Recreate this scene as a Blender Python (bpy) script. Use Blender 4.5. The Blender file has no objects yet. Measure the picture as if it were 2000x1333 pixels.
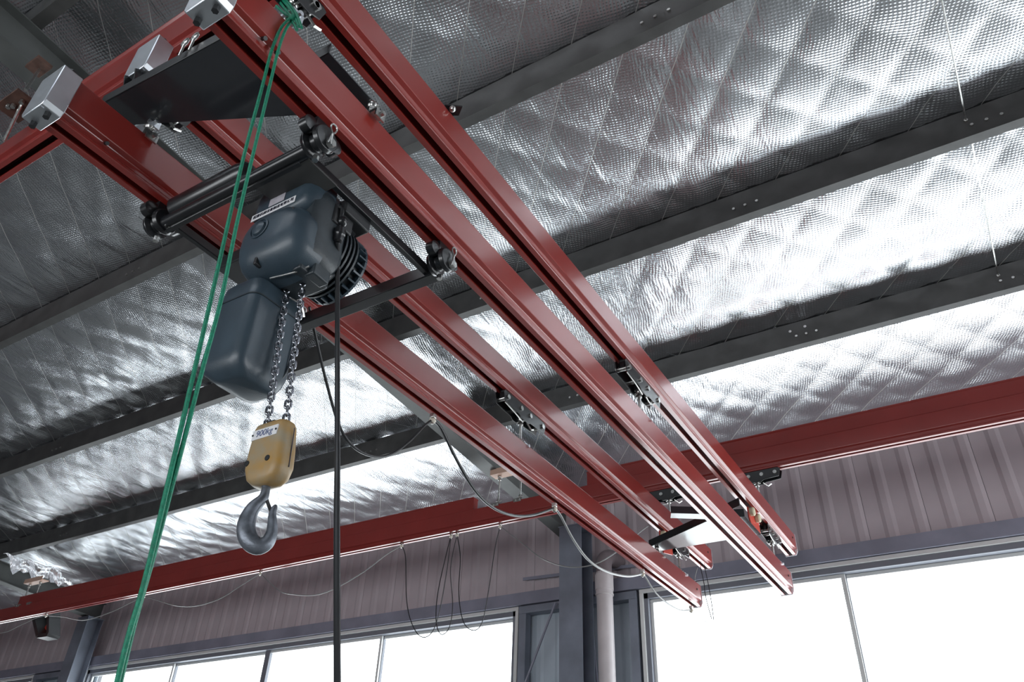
import bpy, math, random
import numpy as np
from mathutils import Vector, Matrix
random.seed(7); rng = np.random.RandomState(7)
SC = bpy.context.scene; COL = SC.collection
LIFT = 1.6                                   # the camera stands 1.6 m over the floor; everything is written relative to the eye
# ---------------------------------------------------------------- camera
F = 1526.0
Yv = Vector((1150, 1114, F)).normalized(); Xv = Vector((2930, -934, -F)).normalized()
Zv = Xv.cross(Yv).normalized(); Xv = Yv.cross(Zv).normalized()
R = (Xv, Yv, Zv)                             # world axes written in camera axes (x right, y down, z forward)
def w(c): c = Vector(c); return Vector((R[0].dot(c), R[1].dot(c), R[2].dot(c)))
cam = bpy.data.cameras.new('camera'); camo = bpy.data.objects.new('camera', cam); COL.objects.link(camo)
cam.sensor_width = 36; cam.lens = F * 36 / 2000; cam.clip_start = .05; cam.clip_end = 300
right, up, back = w((1, 0, 0)), w((0, -1, 0)), w((0, 0, -1))
camo.matrix_world = Matrix(((right.x, up.x, back.x, 0), (right.y, up.y, back.y, 0), (right.z, up.z, back.z, 0), (0, 0, 0, 1)))
SC.camera = camo
def at(u, v, x=None, y=None, z=None):        # point on the sight line of a picture point, on a real plane of the hall
    d = w((u - 1000, v - 666.5, F))
    return d * ((x / d.x) if x is not None else (y / d.y) if y is not None else (z / d.z))
# ---------------------------------------------------------------- light
WORLD_STRENGTH = 6.0
wd = bpy.data.worlds.new('sky'); SC.world = wd; wd.use_nodes = True
bgn = wd.node_tree.nodes['Background']; bgn.inputs[0].default_value = (.93, .965, 1, 1); bgn.inputs[1].default_value = WORLD_STRENGTH
def portal(loc, rot, sx, sy):
    l = bpy.data.lights.new('window_portal', 'AREA'); l.shape = 'RECTANGLE'; l.size = sx; l.size_y = sy
    l.cycles.is_portal = True
    o = bpy.data.objects.new('window_portal', l); COL.objects.link(o); o.location = loc; o.rotation_euler = rot
SC.view_settings.view_transform = 'Standard'; SC.view_settings.look = 'None'
SC.view_settings.exposure = 0.0; SC.view_settings.gamma = 1
SC.view_settings.use_curve_mapping = False
SC.cycles.max_bounces = 8; SC.cycles.diffuse_bounces = 5; SC.cycles.glossy_bounces = 5; SC.cycles.transparent_max_bounces = 16
SC.cycles.sample_clamp_indirect = 6
# ---------------------------------------------------------------- materials
def mat(name, col, rough=.5, metal=0.0, var=0.0, vscale=8, bump=0.0, bscale=60, coat=0.0, spec=.5, dirt=None, rvar=0.0):
    m = bpy.data.materials.new(name); m.use_nodes = True; nt = m.node_tree; b = nt.nodes['Principled BSDF']
    b.inputs['Base Color'].default_value = (*col, 1); b.inputs['Roughness'].default_value = rough
    b.inputs['Metallic'].default_value = metal; b.inputs['Coat Weight'].default_value = coat; b.inputs['Coat Roughness'].default_value = .12
    b.inputs['Specular IOR Level'].default_value = spec
    tc = nt.nodes.new('ShaderNodeTexCoord')
    def noise(sc, det=4):
        n = nt.nodes.new('ShaderNodeTexNoise'); n.inputs['Scale'].default_value = sc; n.inputs['Detail'].default_value = det
        nt.links.new(tc.outputs['Object'], n.inputs['Vector']); return n
    if var:
        n = noise(vscale); mr = nt.nodes.new('ShaderNodeMix'); mr.data_type = 'RGBA'
        r = nt.nodes.new('ShaderNodeValToRGB'); r.color_ramp.elements[0].position = .3; r.color_ramp.elements[1].position = .7
        nt.links.new(n.outputs['Fac'], r.inputs['Fac'])
        mr.inputs['A'].default_value = (*[c * (1 - var) for c in col], 1)
        mr.inputs['B'].default_value = (*(dirt if dirt else [min(1, c * (1 + var)) for c in col]), 1)
        nt.links.new(r.outputs['Color'], mr.inputs['Factor']); nt.links.new(mr.outputs['Result'], b.inputs['Base Color'])
    if rvar:
        n = noise(vscale * 2.3); mr = nt.nodes.new('ShaderNodeMapRange'); mr.inputs['To Min'].default_value = max(.02, rough - rvar); mr.inputs['To Max'].default_value = rough + rvar
        nt.links.new(n.outputs['Fac'], mr.inputs['Value']); nt.links.new(mr.outputs['Result'], b.inputs['Roughness'])
    if bump:
        n = noise(bscale, 3); bp = nt.nodes.new('ShaderNodeBump'); bp.inputs['Strength'].default_value = bump; bp.inputs['Distance'].default_value = .002
        nt.links.new(n.outputs['Fac'], bp.inputs['Height']); nt.links.new(bp.outputs['Normal'], b.inputs['Normal'])
    return m
RED = mat('red_enamel', (.27, .026, .02), .30, var=.08, vscale=3, bump=.02, bscale=400, coat=.7)
RED2 = mat('red_runway_enamel', (.24, .028, .024), .34, var=.08, vscale=3, bump=.02, bscale=400, coat=.4)
REDB = mat('bright_red_bracket_paint', (.5, .05, .03), .4)
GALV = mat('galvanised_steel', (.74, .78, .82), .36, 1, var=.05, vscale=14, rvar=.06)
ZINC = mat('zinc_plated_fasteners', (.6, .6, .58), .28, 1, var=.25, vscale=60)
BLACK = mat('black_gloss_paint', (.012, .013, .015), .28, var=.2, vscale=12, coat=.3)
BLACKM = mat('black_matt_steel', (.018, .019, .021), .45)
PLATE = mat('plate_black_enamel', (.03, .033, .038), .16, coat=.5, var=.1, vscale=4)
PURL = mat('dark_primed_purlin_steel', (.055, .055, .054), .42, var=.25, vscale=5, bump=.1)
BEAM = mat('grey_painted_beam_steel', (.075, .08, .078), .5, var=.25, vscale=3)
COLM = mat('blue_grey_column_paint', (.17, .19, .235), .5, var=.2, vscale=3)
CLAD = mat('mauve_grey_wall_sheet', (.44, .385, .41), .5, var=.12, vscale=1.2, rvar=.08)
CLADB = mat('pale_blue_wall_sheet', (.4, .46, .52), .42, var=.12, vscale=1.5)
GIRT = mat('slate_girt_steel', (.2, .205, .26), .5, var=.15, vscale=3)
ALU = mat('white_window_aluminium', (.62, .63, .62), .35)
ALUD = mat('grey_window_track', (.16, .17, .2), .45)
HOIST = mat('blue_grey_hoist_plastic', (.036, .056, .074), .38, var=.16, vscale=9, bump=.25, bscale=260, coat=.12)
HOISTD = mat('dark_hoist_casting', (.022, .03, .036), .42, var=.2, vscale=20, bump=.3, bscale=200)
RUBBER = mat('black_rubber_cable', (.015, .016, .018), .38)
CABLE = mat('grey_cable_sheath', (.2, .2, .2), .3)
GREEN = mat('green_nylon_rope', (.0, .2, .11), .45, bump=.9, bscale=420, var=.3, vscale=120)
YEL = mat('ochre_hook_block_paint', (.5, .27, .05), .42, var=.22, vscale=16, dirt=(.3, .25, .17), bump=.2, bscale=120)
HOOKM = mat('worn_forged_steel', (.14, .155, .18), .42, .55, var=.45, vscale=26, bump=.4, bscale=150)
CHAIN = mat('oiled_chain_steel', (.3, .31, .34), .22, 1, var=.4, vscale=70)
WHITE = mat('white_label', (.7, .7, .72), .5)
LBL2 = mat('grey_sticker', (.4, .38, .42), .5, var=.12, vscale=60)
INK = mat('black_ink', (.03, .03, .05), .5)
BLUEINK = mat('blue_grey_ink', (.1, .13, .25), .5)
PVC = mat('pale_pvc_pipe', (.5, .46, .47), .38, var=.1, vscale=4)
BUFF = mat('cream_rubber_buffer', (.6, .55, .38), .5)
RUST = mat('rusty_primer', (.085, .042, .03), .7, var=.4, vscale=14)
BRONZE = mat('tan_primed_plate', (.55, .36, .28), .5)
CLAMPM = mat('pale_clamp_plastic', (.62, .57, .48), .4)
FLOOR = mat('painted_concrete_floor', (.16, .16, .157), .45, var=.15, vscale=.6)
WALLI = mat('dull_grey_wall', (.14, .14, .15), .6, var=.15, vscale=1)
def foil_material():
    m = bpy.data.materials.new('woven_aluminium_foil'); m.use_nodes = True; nt = m.node_tree; b = nt.nodes['Principled BSDF']
    N, L = nt.nodes.new, nt.links.new
    b.inputs['Metallic'].default_value = 1; b.inputs['Roughness'].default_value = .2
    tc = N('ShaderNodeTexCoord'); sep = N('ShaderNodeSeparateXYZ'); L(tc.outputs['Object'], sep.inputs[0])
    def math_(op, a, b_=None, c=None):
        n = N('ShaderNodeMath'); n.operation = op
        for i, q in enumerate((a, b_, c)):
            if q is None: continue
            if isinstance(q, (int, float)): n.inputs[i].default_value = q
            else: L(q, n.inputs[i])
        return n.outputs[0]
    x, y = sep.outputs[0], sep.outputs[1]
    def noise(sc, det=3, vec=None, dist=0):
        n = N('ShaderNodeTexNoise'); n.inputs['Scale'].default_value = sc; n.inputs['Detail'].default_value = det; n.inputs['Distortion'].default_value = dist
        L(vec if vec else tc.outputs['Object'], n.inputs['Vector']); return n.outputs['Fac']
    warp = math_('MULTIPLY', math_('SUBTRACT', noise(1.6, 3), .5), .12)
    xs, ys = math_('ADD', x, warp), math_('ADD', y, warp)
    # bubble weave: rows about 2.6 cm apart
    s1 = math_('SINE', math_('MULTIPLY', math_('ADD', xs, math_('MULTIPLY', ys, .30)), 2 * math.pi / .025))
    s2 = math_('SINE', math_('MULTIPLY', math_('SUBTRACT', ys, math_('MULTIPLY', xs, .2)), 2 * math.pi / .022))
    weave = math_('MULTIPLY', math_('ADD', s1, 1.4), math_('ADD', s2, 1.8))
    mask = math_('MULTIPLY', weave, math_('ADD', noise(.9, 2), -.1))
    # long creases, stretched along the roof fall
    mp = N('ShaderNodeMapping'); mp.inputs['Rotation'].default_value = (0, 0, math.radians(18)); mp.inputs['Scale'].default_value = (9, 1.1, 1)
    L(tc.outputs['Object'], mp.inputs['Vector'])
    cr = noise(1.3, 5, mp.outputs[0], .6)
    cr2 = noise(7, 5, None, .4)
    h = math_('ADD', math_('MULTIPLY', mask, .0006), math_('ADD', math_('MULTIPLY', cr, .010), math_('MULTIPLY', cr2, .0012)))
    bp = N('ShaderNodeBump'); bp.inputs['Strength'].default_value = 1.0; bp.inputs['Distance'].default_value = 1.0
    L(h, bp.inputs['Height']); L(bp.outputs['Normal'], b.inputs['Normal'])
    # stitched seams: pale thread
    def seam(q, wd_):
        fr = math_('ABSOLUTE', math_('SUBTRACT', math_('FRACT', q), .5)); return math_('GREATER_THAN', fr, .5 - wd_)
    a = math_('DIVIDE', math_('SUBTRACT', math_('ADD', x, math_('MULTIPLY', y, .855)), 1.44), .47)
    c = math_('DIVIDE', math_('SUBTRACT', x, math_('MULTIPLY', y, .855)), .47)
    s = math_('MAXIMUM', math_('MULTIPLY', seam(a, .0075), .55), math_('MULTIPLY', seam(c, .005), .06))
    mix = N('ShaderNodeMix'); mix.data_type = 'RGBA'; mix.inputs['A'].default_value = (.74, .76, .79, 1); mix.inputs['B'].default_value = (.62, .58, .52, 1)
    L(s, mix.inputs['Factor']); L(mix.outputs['Result'], b.inputs['Base Color'])
    L(math_('MULTIPLY_ADD', s, -.55, 1.0), b.inputs['Metallic'])
    L(math_('ADD', math_('MULTIPLY', s, .3), math_('MULTIPLY_ADD', noise(2.2, 3), .16, .16)), b.inputs['Roughness'])
    return m
FOIL = foil_material()
def glass_material():
    m = bpy.data.materials.new('window_glass'); m.use_nodes = True; nt = m.node_tree; nt.nodes.clear(); N, L = nt.nodes.new, nt.links.new
    o = N('ShaderNodeOutputMaterial'); t = N('ShaderNodeBsdfTransparent'); g = N('ShaderNodeBsdfGlossy'); g.inputs['Roughness'].default_value = .02
    t.inputs[0].default_value = (.95, .97, .97, 1)
    mx = N('ShaderNodeMixShader'); fr = N('ShaderNodeValue'); fr.outputs[0].default_value = .06
    L(fr.outputs[0], mx.inputs[0]); L(t.outputs[0], mx.inputs[1]); L(g.outputs[0], mx.inputs[2]); L(mx.outputs[0], o.inputs[0]); return m
GLASS = glass_material()
# ---------------------------------------------------------------- mesh helpers
class M:
    def __init__(s): s.v = []; s.f = []
    def add(s, v, f):
        n = len(s.v); s.v += [tuple(p) for p in v]; s.f += [tuple(i + n for i in q) for q in f]; return s
    def box(s, a, b):
        (x0, y0, z0), (x1, y1, z1) = a, b
        return s.add([(x0, y0, z0), (x1, y0, z0), (x1, y1, z0), (x0, y1, z0), (x0, y0, z1), (x1, y0, z1), (x1, y1, z1), (x0, y1, z1)],
                     [(3, 2, 1, 0), (4, 5, 6, 7), (0, 1, 5, 4), (1, 2, 6, 5), (2, 3, 7, 6), (3, 0, 4, 7)])
    def cbox(s, c, d): return s.box([c[i] - d[i] / 2 for i in range(3)], [c[i] + d[i] / 2 for i in range(3)])
    def bar(s, p, q, wd_, ht, upv=(0, 0, 1)):
        p, q = Vector(p), Vector(q); d = (q - p).normalized(); r = d.cross(Vector(upv)).normalized(); u = r.cross(d)
        vs = [e + r * (a * wd_ / 2) + u * (b * ht / 2) for e in (p, q) for a, b in ((-1, -1), (1, -1), (1, 1), (-1, 1))]
        return s.add(vs, [(3, 2, 1, 0), (4, 5, 6, 7), (0, 1, 5, 4), (1, 2, 6, 5), (2, 3, 7, 6), (3, 0, 4, 7)])
    def ext(s, poly, vec):                   # polygon of 3-D points swept along vec
        n = len(poly); vec = Vector(vec); a = [Vector(p) for p in poly]; nrm = Vector((0, 0, 0))
        for i in range(n): nrm += a[i].cross(a[(i + 1) % n])
        if nrm.dot(vec) > 0: a.reverse()
        return s.add(a + [p + vec for p in a], [tuple(range(n)), tuple(range(2 * n - 1, n - 1, -1))] + [(i, i + n, (i + 1) % n + n, (i + 1) % n) for i in range(n)])
    def loft(s, secs, cap=True):
        n = len(secs[0]); vs = [p for sec in secs for p in sec]; fs = []
        for k in range(len(secs) - 1):
            for i in range(n): fs.append((k * n + i, k * n + (i + 1) % n, (k + 1) * n + (i + 1) % n, (k + 1) * n + i))
        if cap: fs += [tuple(range(n - 1, -1, -1)), tuple(range((len(secs) - 1) * n, len(secs) * n))]
        return s.add(vs, fs)
    def cyl(s, p, q, r, n=16, r2=None):
        p, q = Vector(p), Vector(q); d = (q - p).normalized(); a = d.orthogonal().normalized(); b = d.cross(a); r2 = r if r2 is None else r2
        return s.loft([[e + (a * math.cos(t) + b * math.sin(t)) * rr for t in [2 * math.pi * i / n for i in range(n)]] for e, rr in ((p, r), (q, r2))])
    def lathe(s, p, d, prof, n=20):          # prof: (distance along d, radius)
        p, d = Vector(p), Vector(d).normalized(); a = d.orthogonal().normalized(); b = d.cross(a)
        return s.loft([[p + d * h + (a * math.cos(t) + b * math.sin(t)) * rr for t in [2 * math.pi * i / n for i in range(n)]] for h, rr in prof])
    def tube(s, pts, r, n=8, closed=False):
        pts = [Vector(p) for p in pts]; m = len(pts); secs = []; ref = None
        for i in range(m):
            a = pts[(i - 1) % m] if (closed or i > 0) else pts[i]; b = pts[(i + 1) % m] if (closed or i < m - 1) else pts[i]
            t = (b - a).normalized()
            if ref is None: ref = t.orthogonal().normalized()
            ref = (ref - t * ref.dot(t)).normalized(); bb = t.cross(ref); rr = r[i] if isinstance(r, (list, tuple)) else r
            secs.append([pts[i] + (ref * math.cos(k) + bb * math.sin(k)) * rr for k in [2 * math.pi * j / n for j in range(n)]])
        if closed: secs.append(secs[0])
        return s.loft(secs, not closed)
    def ball(s, c, r, n=12, sq=1.0):
        return s.lathe(Vector(c) - Vector((0, 0, r * sq)), (0, 0, 1), [(r * sq * (1 - math.cos(math.pi * k / 8)), max(.0004, r * math.sin(math.pi * k / 8))) for k in range(9)], n)
    def hexnut(s, c, d, r, h): c = Vector(c); d = Vector(d).normalized(); return s.cyl(c, c + d * h, r, 6)
def wpos(o):
    p = Vector((0, 0, 0))
    while o: p += o.location; o = o.parent
    return p
def islands(m):                              # far-apart pieces of a mesh become objects of their own
    par = list(range(len(m.v)))
    def find(i):
        while par[i] != i: par[i] = par[par[i]]; i = par[i]
        return i
    for q in m.f:
        for i in q[1:]:
            a_, b_ = find(q[0]), find(i)
            if a_ != b_: par[b_] = a_
    gr = {}
    for i in range(len(m.v)): gr.setdefault(find(i), []).append(i)
    keys = list(gr)
    if len(keys) < 2 or len(keys) > 400: return None
    bb = {k: ([min(m.v[i][c] for i in gr[k]) for c in range(3)], [max(m.v[i][c] for i in gr[k]) for c in range(3)]) for k in keys}
    size = {k: math.dist(*bb[k]) for k in keys}; cl = {k: k for k in keys}
    def f2(k):
        while cl[k] != k: k = cl[k]
        return k
    for i, k in enumerate(keys):
        for l in keys[i + 1:]:
            g = math.sqrt(sum(max(0, bb[k][0][c] - bb[l][1][c], bb[l][0][c] - bb[k][1][c]) ** 2 for c in range(3)))
            if g < .4 * max(size[k], size[l]):
                a_, b_ = f2(k), f2(l)
                if a_ != b_: cl[b_] = a_
    groups = {}
    for k in keys: groups.setdefault(f2(k), []).append(k)
    if len(groups) < 2: return None
    out = []
    for ks in groups.values():
        ids = sorted(i for k in ks for i in gr[k]); mp = {o_: n_ for n_, o_ in enumerate(ids)}; q = M()
        q.v = [m.v[i] for i in ids]; q.f = [tuple(mp[i] for i in f_) for f_ in m.f if f_[0] in mp]; out.append(q)
    return out
def obj(name, m, material, parent=None, smooth=35, bevel=0.0, label=None, segs=2, kind=None):
    if parent and kind is None:
        sp = islands(m)
        if sp: return [obj(name, q, material, parent, smooth, bevel, label, segs, 'whole') for q in sp][0]
    if kind == 'whole': kind = None
    me = bpy.data.meshes.new(name)
    vs = [Vector(p) for p in m.v]
    if parent: org = wpos(parent)
    else:
        lo = [min(p[i] for p in vs) for i in range(3)]; hi = [max(p[i] for p in vs) for i in range(3)]
        org = Vector(((lo[0] + hi[0]) / 2, (lo[1] + hi[1]) / 2, lo[2]))
    me.from_pydata([p - org for p in vs], [], m.f); me.update()
    if smooth:
        me.shade_smooth(); me.set_sharp_from_angle(angle=math.radians(smooth))
    me.materials.append(material)
    o = bpy.data.objects.new(name, me); COL.objects.link(o)
    if parent: o.parent = parent
    else: o.location = org
    if bevel:
        b = o.modifiers.new('bevel', 'BEVEL'); b.width = bevel; b.segments = segs; b.limit_method = 'ANGLE'; b.angle_limit = math.radians(40); b.harden_normals = False
    if label: o['label'] = label
    if kind: o['kind'] = kind
    return o
def thing(name, loc, label, cat, group=None):
    o = bpy.data.objects.new(name, None); COL.objects.link(o); o.location = Vector(loc); o.empty_display_size = .05
    return tag(o, label, cat, group)
def tag(o, label, cat, group=None):
    o['label'] = label; o['category'] = cat
    if group: o['group'] = group
    return o
def struct(o): o['kind'] = 'structure'; return o
def structure_empty(name, loc):
    o = bpy.data.objects.new(name, None); COL.objects.link(o); o.location = Vector(loc); o['kind'] = 'structure'; return o
def copy_child(src, parent, off, name=None):
    c = src.copy(); COL.objects.link(c); c.parent = parent; c.location = Vector(off); return c
def smooth_curve(pts, k=8):                  # Catmull-Rom through points
    pts = [Vector(p) for p in pts]; out = []
    for i in range(len(pts) - 1):
        p0 = pts[max(0, i - 1)]; p1 = pts[i]; p2 = pts[i + 1]; p3 = pts[min(len(pts) - 1, i + 2)]
        for j in range(k):
            t = j / k
            out.append(.5 * ((2 * p1) + (p2 - p0) * t + (2 * p0 - 5 * p1 + 4 * p2 - p3) * t * t + (3 * p1 - p0 - 3 * p2 + p3) * t ** 3))
    return out + [pts[-1]]
# ================================================================ the hall
FLOORZ = -1.6; WY = 8.75; X0, X1 = -21.0, 8.0; YB = -8.0
PZ = lambda y: 4.65 - .08 * y                # underside of the purlins
def roof(y): return 4.915 - .08 * y          # foil resting on the purlins
fl = struct(obj('floor', M().box((X0, YB - .15, FLOORZ - .1), (X1, WY + .3, FLOORZ)), FLOOR, smooth=0))
# quilted foil ceiling as a fine displaced sheet
xs = np.concatenate([np.arange(X0, -14, .12), np.arange(-14, 3.2, .034), np.arange(3.2, X1 + .1, .12)])
ys = np.concatenate([np.arange(YB, .2, .25), np.arange(.2, WY + .15, .034)])
Xg, Yg = np.meshgrid(xs, ys)
a = (Xg + .855 * Yg - 1.44) / .47; c = (Xg - .855 * Yg) / .47
pil = np.abs(np.sin(np.pi * a)) ** .55 * np.abs(np.sin(np.pi * c)) ** .55
Z = roof(Yg) - (.008 + .007 / (1 + np.exp(-(Xg + 2) * 1.5))) * pil
for k in range(16):                          # soft wrinkles fanning out of the purlins
    th = rng.uniform(-.5, .5) + (.45 if k % 2 else -.35); wl = rng.uniform(.16, .6); ph = rng.uniform(0, 6.28)
    q = Xg * math.cos(th) + Yg * math.sin(th)
    env = .5 + .5 * np.sin(Xg * rng.uniform(.3, 1.1) + rng.uniform(0, 6)) * np.sin(Yg * rng.uniform(.6, 1.6) + rng.uniform(0, 6))
    Z += (.0028 + .0035 / (1 + np.exp((Xg + 3.5) * 1.5))) * wl / .3 * env ** 2 * np.abs(np.sin(np.pi * q / wl + ph + .8 * np.sin(Yg * 1.3 + k)))
PY = [-.935, .83, 2.69 + .12, 4.58, 6.245]   # purlin lines
PY = [-.94, .84, 2.835, 4.575, 6.30, 8.02]
for pa, pb in zip(PY[:-1] + [PY[-1]], PY[1:] + [WY + .25]):   # the foil hangs in a shallow belly between purlins
    tt = np.clip((Yg - pa) / (pb - pa), 0, 1); Z = Z - np.where((Yg > pa) & (Yg < pb), .045 * 4 * tt * (1 - tt) * (1 + .25 * np.sin(Xg * .9)), 0)
for py in PY: Z = Z - .015 + .015 * (1 - np.exp(-((Yg - py) / .10) ** 2))
nx, ny = len(xs), len(ys)
idx = np.arange(nx * ny).reshape(ny, nx)
quads = np.stack([idx[:-1, :-1], idx[:-1, 1:], idx[1:, 1:], idx[1:, :-1]], -1).reshape(-1, 4)[:, ::-1]
me = bpy.data.meshes.new('ceiling'); V = np.stack([Xg, Yg, Z], -1).reshape(-1, 3)
me.vertices.add(len(V)); me.vertices.foreach_set('co', V.astype(np.float32).ravel())
me.loops.add(quads.size); me.loops.foreach_set('vertex_index', quads.astype(np.int32).ravel())
me.polygons.add(len(quads)); me.polygons.foreach_set('loop_start', np.arange(0, quads.size, 4, dtype=np.int32))
me.update(calc_edges=True); me.validate(); me.shade_smooth(); me.materials.append(FOIL)
ceil = bpy.data.objects.new('ceiling', me); COL.objects.link(ceil); struct(ceil)
# roof sheet above the foil keeps the daylight out
struct(obj('trim_1', M().ext([(X0, YB, roof(YB) + .12), (X1, YB, roof(YB) + .12), (X1, WY + .3, roof(WY + .3) + .12), (X0, WY + .3, roof(WY + .3) + .12)], (0, 0, .05)), GIRT, smooth=0))
# plain walls out of sight; the near wall has an open door for the same grey daylight
struct(obj('wall_left', M().box((X0 - .15, YB, FLOORZ), (X0, WY + .3, 6)), WALLI, smooth=0))
RWZ0, RWZ1 = -.6, 2.9
RY0, RY1 = 2.2, WY - .9
m = M().box((X1, YB, FLOORZ), (X1 + .15, WY + .3, RWZ0)).box((X1, YB, RWZ1), (X1 + .15, WY + .3, 6)).box((X1, YB, RWZ0), (X1 + .15, RY0, RWZ1)).box((X1, RY1, RWZ0), (X1 + .15, WY + .3, RWZ1))
struct(obj('wall_right', m, WALLI, smooth=0))
DX0, DX1, DZ = -10.0, 3.5, 1.5               # open loading door behind the camera
struct(obj('wall_near', M().box((X0, YB - .15, DZ), (X1, YB, 6)).box((X0, YB - .15, FLOORZ), (DX0, YB, DZ)).box((DX1, YB - .15, FLOORZ), (X1, YB, DZ)), WALLI, smooth=0))
portal(((DX0 + DX1) / 2, YB - .2, (FLOORZ + DZ) / 2), (math.radians(90), 0, 0), DX1 - DX0, DZ - FLOORZ)
portal((X1 + .2, (RY0 + RY1) / 2, (RWZ0 + RWZ1) / 2), (0, math.radians(90), 0), RWZ1 - RWZ0, RY1 - RY0)
# ---- far wall: ribbed sheets, one object each, between girts
WT, WB = 2.905, -.7                            # window head and sill
wall = structure_empty('wall_far', (0, WY, FLOORZ))
PW = .588
def sheet(z0, z1):
    prof = []
    for k in range(2):
        o_ = k * PW / 2
        prof += [(o_, 0), (o_ + .15, 0), (o_ + .19, .014), (o_ + .25, .014), (o_ + .29, 0)]
    prof += [(PW - .009, 0), (PW - .009, -.016)]
    q = M(); n = len(prof)
    for z in (z0, z1): q.v += [(x, WY - d, z) for x, d in prof]
    q.v += [(x, WY + .02, z) for z in (z0, z1) for x in (0, PW - .009)]
    q.f = [(i, i + 1, i + 1 + n, i + n) for i in range(n - 1)]
    return q
wins = [(-18.8, -15.82), (-14.24, -5.26), (-3.61, 7.4)]
def panel_row(z0, z1, xa, xb, material):
    first = None; x = xa
    while x < xb - .02:
        if first is None:
            first = obj('cladding_sheet', sheet(z0, z1), material, wall, smooth=0); first.location = (x, 0, 0)
        else: copy_child(first, wall, (x, 0, 0))
        x += PW
panel_row(WT + .14, 4.25, X0, X1, CLAD)
panel_row(FLOORZ, WT + .14, -5.26, -3.66, CLADB)
panel_row(FLOORZ, WT + .14, -15.82, -14.3, CLADB)
panel_row(FLOORZ, WT + .14, X0, -19.1, CLADB)
panel_row(FLOORZ, WB - .02, -18.8, X1, CLAD)
m = M()
for xa, xb in ((X0, -18.8), (-15.82, -14.24), (-5.26, -3.61), (7.4, X1)): m.box((xa, WY + .03, WB), (xb, WY + .2, WT + .1))
m.box((X0, WY + .03, WT + .02), (X1, WY + .2, 4.28)).box((X0, WY + .03, FLOORZ), (X1, WY + .2, WB))
obj('outer_skin', m, WALLI, wall, smooth=0)
struct(obj('trim_2', M().box((X0, WY - .2, WT + .005), (X1, WY - .04, WT + .015)).box((X0, WY - .2, WT + .015), (X1, WY - .19, WT + .15)).box((X0, WY - .2, WT + .15), (X1, WY - .13, WT + .16)), GIRT))
m = M()
for xa, xb in ((X0, -18.85), (-15.8, -14.28), (-5.24, -3.64)): m.box((xa, WY - .18, WT - .1), (xb, WY - .05, WT - .01))
for x in (-5.19, -3.69, -15.74, -14.35): m.box((x - .05, WY - .17, FLOORZ), (x + .05, WY - .05, WT - .1))
struct(obj('trim_3', m, COLM))
# ---- windows
def window(n, xa, xb, sashes):
    e = structure_empty('window_%d' % n, ((xa + xb) / 2, WY - .1, WB))
    y0, y1 = WY - .16, WY + .06; t = .045
    fr = M().box((xa, y0, WT - t), (xb, y1, WT)).box((xa, y0, WB), (xb, y1, WB + t)).box((xa, y0, WB + t), (xa + t, y1, WT - t)).box((xb - t, y0, WB + t), (xb, y1, WT - t))
    obj('frame', fr, ALU, e, bevel=.004)
    tr = M().box((xa + t, y0 + .03, WT - t - .06), (xb - t, y1, WT - t)).box((xa + t, y0 + .03, WB + t), (xb - t, y1, WB + t + .06)).box((xa + t, y0 + .03, WB + t), (xa + t + .05, y1, WT - t)).box((xb - t - .05, y0 + .03, WB + t), (xb - t, y1, WT - t))
    obj('track', tr, ALUD, e)
    L = (xb - xa - 2 * t - .1) / sashes
    for k in range(sashes):
        sa = xa + t + .05 + k * L - (.02 if k else 0); sb = xa + t + .05 + (k + 1) * L + (.02 if k < sashes - 1 else 0); yy = WY - .07 + (k % 2) * .045; b = .038
        za, zb = WB + t + .06, WT - t - .06
        s_ = obj('sash', M().box((sa, yy, zb - b), (sb, yy + .035, zb)).box((sa, yy, za), (sb, yy + .035, za + b)).box((sa, yy, za + b), (sa + b, yy + .035, zb - b)).box((sb - b, yy, za + b), (sb, yy + .035, zb - b)), ALU, e, bevel=.003)
        obj('pane', M().box((sa + b, yy + .015, za + b), (sb - b, yy + .02, zb - b)), GLASS, s_, smooth=0)
    for k in range(1, sashes):
        x = xa + t + .05 + k * L; obj('mullion', M().cbox((x, WY - .01 - (.05 if k == 2 and sashes == 4 else 0), (WB + WT) / 2), (.055 if k != 2 or sashes != 4 else .1, .05, WT - WB - .2)), ALUD, e)
window(1, wins[0][0], wins[0][1], 1); window(2, wins[1][0], wins[1][1], 4); window(3, wins[2][0], wins[2][1], 5)
for xa, xb in wins: portal(((xa + xb) / 2, WY + .12, (WB + WT) / 2), (math.radians(-90), 0, 0), xb - xa, WT - WB)
# ---- purlins: C sections, web towards the camera
def purlin(y, nm, flip=False):
    z = PZ(y); h = .245
    pr = [(y, z), (y + .08, z), (y + .08, z + .02), (y + .077, z + .02), (y + .077, z + .003), (y + .003, z + .003), (y + .003, z + h - .003), (y + .067, z + h - .003), (y + .067, z + h), (y, z + h)]
    p = thing('roof_purlin', ((X0 + X1) / 2, y + .035, z), nm, 'roof beam')
    obj('channel', M().ext([(X0, a_, b_) for a_, b_ in pr], (X1 - X0, 0, 0)), PURL, p, smooth=20)
    for x in (-12.3, -9.9, -6.1, -3.3, -.95, .71): obj('bolt', M().hexnut((x, y, z + .09), (0, -1, 0), .012, .012).hexnut((x + .09, y, z + .09), (0, -1, 0), .012, .012).hexnut((x + .18, y, z + .09), (0, -1, 0), .012, .012), ZINC, p)
    return p
purlin(PY[1], 'dark steel purlin cutting only the top left corner of the photo')
purlin(PY[2], 'dark steel purlin with pale flange, meeting the top edge right of the red rails')
purlin(PY[3], 'dark steel purlin behind the hoist, middle one of three crossing the foil ceiling')
purlin(PY[4], 'dark steel purlin nearest the windows, with two bright holes at right')
pl_ = [o for o in COL.objects if o.name == 'roof_purlin.003'][0]
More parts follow.
